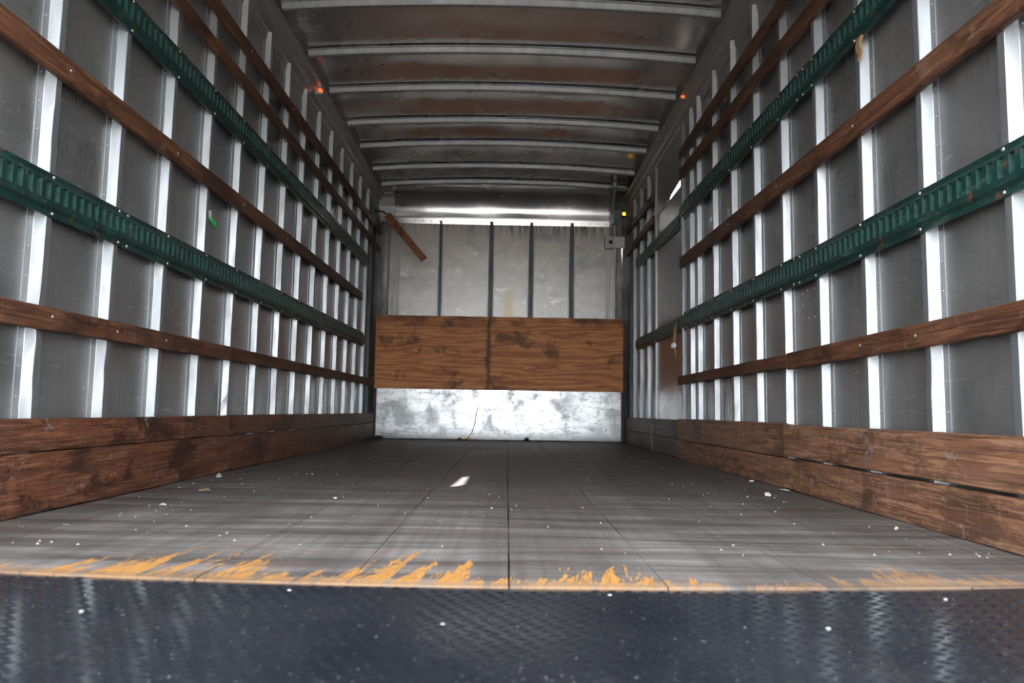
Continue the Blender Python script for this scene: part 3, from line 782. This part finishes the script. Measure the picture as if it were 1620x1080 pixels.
# switch box, conduit, amber lamp, bracket at the roof
jb = empty('switch_box', (0.98, YB-0.05, 1.86), 'small pale switch box at the upper right of the front wall below the conduit', 'switch box')
bm = bmesh.new(); box(bm, -0.005, 0.100, -0.030, 0.03, -0.052, 0.056); link('cover_plate', bm, WHITE, jb, bevel=0.004)
bm = bmesh.new(); box(bm, -0.085, -0.006, -0.018, 0.03, -0.056, 0.062); link('bracket', bm, GALV_DULL, jb, bevel=0.003)
bm = bmesh.new(); dome(bm, (-0.030, -0.018, 0.005), (0, -1, 0), 0.018, 0.010, 12); link('knob', bm, BLACK, jb, smooth=True)
cd = bmesh.new(); tube(cd, [(0.942, YB-0.36, 2.325), (0.945, YB-0.345, 2.28), (0.952, YB-0.19, 2.20), (0.955, YB-0.10, 2.12), (0.957, YB-0.075, 2.04), (0.957, YB-0.07, 1.925)], 0.014, 12)
cd_o = tag(link('conduit', cd, GALV_DULL, smooth=True), 'pale bent conduit dropping from the roof to the switch box', 'conduit')
bm = bmesh.new(); tube(bm, [(0.942, YB-0.375, 2.345), (0.943, YB-0.350, 2.285)], [0.030, 0.022], 12); link('fitting', bm, GALV_DULL, cd_o, smooth=True)
bm = bmesh.new(); box(bm, 0.940, 0.975, YB-0.115, YB-0.080, 2.03, 2.15); link('strap_plate', bm, GALV, cd_o, bevel=0.002)
bm = bmesh.new(); loft(bm, [[(0.88, 6.34, z), (1.06, 6.34, z-0.006), (1.05, 6.44, z-0.006), (0.90, 6.44, z)] for z in (2.283, 2.291)])
tag(link('roof_bracket', bm, GALV, bevel=0.001), 'flat pale bracket plate at the roof above the conduit', 'bracket')
def lamp(x, y, z, s, r, lens, label, cat='lamp', ax=(1, 0, 0)):
    e = empty('marker_lamp', (x, y, z), label, cat)
    bm = bmesh.new(); box(bm, -0.02, 0.02, -0.026, 0.026, -0.024, 0.03); link('lamp_base', bm, BLACK if lens is AMBER else TRIM, e, bevel=0.004)
    bm = bmesh.new(); A = Vector(ax).normalized()
    c = A*0.02
    dome(bm, c, A, r, r*0.9, 16); link('lens', bm, lens, e, smooth=True)
    return e
lamp(SL+0.045, 4.36, 2.236, 1, 0.016, LENS, 'small orange marker lamp at the top of the left wall', ax=(0.6, -0.8, 0))
lamp(SR-0.040, 4.39, 2.262, -1, 0.018, LENS, 'small orange marker lamp at the top of the right wall', ax=(-0.6, -0.8, 0))
lamp(1.062, YB-0.14, 2.110, -1, 0.017, AMBER, 'small glowing amber lamp by the right front corner', ax=(-0.1, -1, 0))

# broken slat hanging from the upper left of the front wall
bm = bmesh.new()
P0, P1 = Vector((-1.094, 6.32, 1.990)), Vector((-0.746, 6.24, 1.575))
dv = (P1-P0); Ls = dv.length; dv.normalize(); wv = dv.cross(Vector((0, -1, 0))).normalized(); nv = wv.cross(dv)
rings = []
for i in range(15):
    t = i/14; c = dv*Ls*t
    w = 0.031 + (0.004 if t < 0.25 else 0) + 0.0015*noise.noise(Vector((t*9, 0, 0))) ; h = 0.010
    sh = (-0.012 if t < 0.02 else 0)
    rings.append([c+wv*w+nv*h, c-wv*w+nv*h, c-wv*w-nv*h, c+wv*w-nv*h])
loft(bm, rings)
tag(link('wall_slat', bm, m_wood('hanging_slat_wood', (0.11, 0.035, 0.017), (0.26, 0.090, 0.042), (0.40, 0.18, 0.08), 0.3, 2), None, P0, bevel=0.002), 'short broken brown slat hanging diagonally in front of the upper left front wall', 'wall slat')
hb = bmesh.new(); tube(hb, [(-1.23, 6.46, 2.06), (-1.15, 6.40, 2.04), (-1.094, 6.325, 1.995)], 0.008, 8)
tag(link('hanger_strap', hb, BLACK), 'dark strap holding the hanging broken slat at the left corner', 'strap')

# ------------------------------------------------------------------ loading plate in the foreground
plate = empty('tread_plate', (0, Y_REAR, -0.004), 'black raised-pattern steel loading plate at the rear edge of the floor', 'loading plate')
plate.rotation_euler = (math.radians(2.0), 0, 0)
bm = bmesh.new()
loft(bm, [[(x, -1.15, -0.010), (x, rear_edge(x)-Y_REAR-0.003, -0.010), (x, rear_edge(x)-Y_REAR-0.003, 0.0), (x, -1.15, 0.0)] for x in [-1.22+2.32*k/24 for k in range(25)]])
link('plate_sheet', bm, PLATE, plate)
bm = bmesh.new()
px, py = 0.0270, 0.0150
r = 0
y = 0.066
seg = 8
while y > -0.56:
    half = 0.97-y*0.25
    x = -min(1.2, half) + (px/2 if r % 2 else 0)
    while x < min(1.08, half):
        if y > rear_edge(x)-Y_REAR-0.012:
            x += px; continue
        ang = math.radians(28 if (r % 2) else -28)
        ca, sa = math.cos(ang), math.sin(ang)
        lx, ly, hz = 0.0130, 0.0046, 0.0026
        c0 = bm.verts.new((x, y, hz))
        ring = []
        for k in range(seg):
            a = 2*math.pi*k/seg
            u, v = lx*math.cos(a), ly*math.sin(a)
            ring.append(bm.verts.new((x+u*ca-v*sa, y+u*sa+v*ca, -0.0002)))
        for k in range(seg): bm.faces.new((c0, ring[k], ring[(k+1) % seg]))
        x += px
    y -= py; r += 1
link('tread_pattern', bm, PLATE, plate, smooth=True)
for x, y in ((-0.084, 1.038), (0.456, 1.045), (-0.342, 1.19), (0.17, 1.19), (0.712, 1.195), (-0.603, 1.071)):
    bm = bmesh.new(); dome(bm, (0, 0, 0), (0, 0, 1), 0.0038, 0.003, 14)
    link('bolt', bm, BOLT, plate, (x, y-Y_REAR, 0.0), True)

# ------------------------------------------------------------------ small things
def chip(name, x, y, size, mat, label, seed, flat=0.25):
    bm = bmesh.new(); bmesh.ops.create_icosphere(bm, subdivisions=2, radius=1)
    for v in bm.verts:
        k = 0.75+0.6*noise.noise(v.co*1.3+Vector((seed, 0, 0)))
        v.co = Vector((v.co.x*size*k, v.co.y*size*k*0.7, v.co.z*size*k*flat))
    zmin = min(v.co.z for v in bm.verts)
    for v in bm.verts: v.co.z -= zmin
    o = link(name, bm, mat, None, (x, y, 0.0012)); o.rotation_euler.z = seed
    return tag(o, label, 'scrap')
chip('paper_scrap', 0.917, 2.559, 0.020, PAPER, 'crumpled whitish scrap on the floor by the right kick board', 1.3, 0.5)
chip('paper_scrap', 1.045, 2.737, 0.024, WHITE, 'flat white scrap against the foot of the right kick board joint', 2.1, 0.2)
chip('paper_scrap', 1.030, 3.061, 0.017, WHITE, 'small white scrap at the dark foot of the right kick board', 3.7, 0.3)
chip('wood_chip', 0.985, 1.848, 0.010, m_plain('cream_chip', (0.75, 0.68, 0.45), 0.7), 'cream chip on the floor near the right wall, nearest the camera', 4.2, 0.5)
chip('paper_scrap', -1.125, 2.883, 0.018, m_plain('grey_chip', (0.30, 0.28, 0.26), 0.8), 'greyish crumpled scrap at the foot of the left wall near the board joint', 5.6, 0.6)
chip('wood_chip', -0.995, 2.445, 0.022, m_plain('brown_chip', (0.25, 0.17, 0.10), 0.8), 'brown flat scrap on the floor near the left wall', 6.9, 0.25)
chip('wood_chip', -0.422, 6.585, 0.032, m_plain('rust_chip', (0.30, 0.14, 0.08), 0.8), 'reddish scrap at the foot of the bright metal plate', 7.4, 0.4)
chip('paper_scrap', -0.335, 6.575, 0.042, YELLOW, 'yellow scrap at the foot of the bright metal plate', 0.2, 0.3)
chip('rubber_lump', 0.185, 6.58, 0.028, BLACK, 'small black lump on the floor against the bright metal plate', 9.1, 0.8)
chip('paper_scrap', -0.528, 2.287, 0.012, PAPER, 'pale crumb on the middle floor left of the long seam', 1.9, 0.4)
chip('paper_scrap', -0.967, 2.088, 0.011, PAPER, 'pale crumb on the front left of the floor', 2.9, 0.4)
bm = bmesh.new()
for k in range(330):
    y = 1.5+4.9*random.random()**1.5; x = random.uniform(-1.17, 1.05)
    if random.random() < 0.45: x = random.choice((-1, 1))*random.uniform(0.75, 1.1)-0.06
    s_ = random.uniform(0.0018, 0.0055)
    vs = [bm.verts.new((x+s_*random.uniform(0.5, 1)*math.cos(a), y+s_*random.uniform(0.5, 1.3)*math.sin(a), 0.0008)) for a in (0.3, 1.9, 3.4, 5.0)]
    t_ = bm.verts.new((x, y, 0.0012+s_*0.7))
    for a in range(4): bm.faces.new((vs[a], vs[(a+1) % 4], t_))
o = tag(link('floor_grit', bm, GRIT), 'pale grit and crumbs strewn over the dark floor boards', 'grit'); o['kind'] = 'stuff'
# black crevice strip along the left boards and a rubber flap at the far left corner
bm = bmesh.new(); loft(bm, [[(-1.196, 6.05, 0.002), (-1.10, 6.50, 0.002), (-1.16, 6.55, 0.002), (-1.196, 6.5, 0.002)], [(-1.196, 6.05, 0.010), (-1.10, 6.50, 0.030), (-1.16, 6.55, 0.034), (-1.196, 6.5, 0.012)]])
tag(link('rubber_flap', bm, BLACK), 'black curled rubber flap on the floor at the far left corner', 'rubber flap')
bm = bmesh.new(); tube(bm, [(-0.262, YP-0.002, 0.30), (-0.277, YP-0.004, 0.234), (-0.285, YP-0.004, 0.16), (-0.312, YP-0.006, 0.071), (-0.353, YP-0.010, 0.010)], 0.0035, 6)
tag(link('loose_wire', bm, BLACK), 'thin dark wire curving down the bright metal plate', 'wire')
# torn tag under the upper right rail
bm = bmesh.new(); loft(bm, [[(-0.004, -0.016, 0), (0.004, -0.016, 0), (0.004, 0.012, 0), (-0.004, 0.012, 0)], [(-0.010, -0.012, -0.03), (-0.002, -0.014, -0.03), (-0.002, 0.014, -0.03), (-0.010, 0.012, -0.03)], [(-0.003, -0.010, -0.055), (0.004, -0.010, -0.055), (0.004, 0.008, -0.055), (-0.003, 0.008, -0.055)], [(-0.008, -0.004, -0.080), (-0.004, -0.004, -0.080), (-0.004, 0.004, -0.080), (-0.008, 0.004, -0.080)]])
tag(link('torn_tag', bm, TAN, None, (XR+0.012, 2.172, 1.472)), 'torn tan scrap hanging below the upper green rail on the right wall', 'tag')
# cord hanging on the side door
ce = empty('hanging_cord', (XR-0.004, 4.625, 0.66), 'tan cord with a pale knot hanging from the lower rail at the side door', 'cord')
bm = bmesh.new(); tube(bm, [(0.006, 0, 0.185), (0.0, 0.004, 0.13), (-0.004, 0.0, 0.08), (0.0, -0.003, 0.03), (0.004, 0.004, -0.03)], [0.008, 0.011, 0.013, 0.010, 0.004], 8); link('strand', bm, TAN, ce, smooth=True)
bm = bmesh.new(); dome(bm, (0, 0, 0), (-1, -0.5, 0), 0.022, 0.026, 10); link('knot', bm, WHITE, ce, (-0.004, -0.004, 0.05), True)
# metal hook on the right wall and green scrap on the left wall
bm = bmesh.new(); tube(bm, [(0.004, 0, 0.035), (-0.012, 0, 0.02), (-0.016, 0, -0.01), (-0.004, 0, -0.03)], 0.007, 8)
tag(link('metal_hook', bm, BOLT, None, (SR-0.004, 3.90, 1.35), True), 'small shiny hook on the right wall above the long middle slat', 'hook')
sc = empty('tape_scrap', (SL+0.006, 2.965, 1.05), 'small green and white scrap stuck on the left wall sheet above the lower rail', 'scrap')
bm = bmesh.new(); loft(bm, [[(0, -0.022, 0.010), (0.012, -0.018, 0.006), (0.010, -0.016, -0.004), (0, -0.018, -0.004)], [(0.006, 0.006, -0.004), (0.018, 0.006, -0.008), (0.016, 0.006, -0.020), (0.004, 0.006, -0.020)], [(0, 0.030, -0.010), (0.010, 0.030, -0.014), (0.010, 0.030, -0.024), (0, 0.030, -0.026)]]); link('green_curl', bm, LEAF, sc)
bm = bmesh.new(); loft(bm, [[(-0.004, -0.016, 0.0), (0.002, -0.016, 0.0), (0.002, -0.002, 0.0), (-0.004, -0.002, 0.0)], [(-0.004, -0.024, 0.035), (0.002, -0.024, 0.035), (0.004, -0.012, 0.038), (-0.004, -0.012, 0.04)]]); link('white_shred', bm, PAPER, sc)
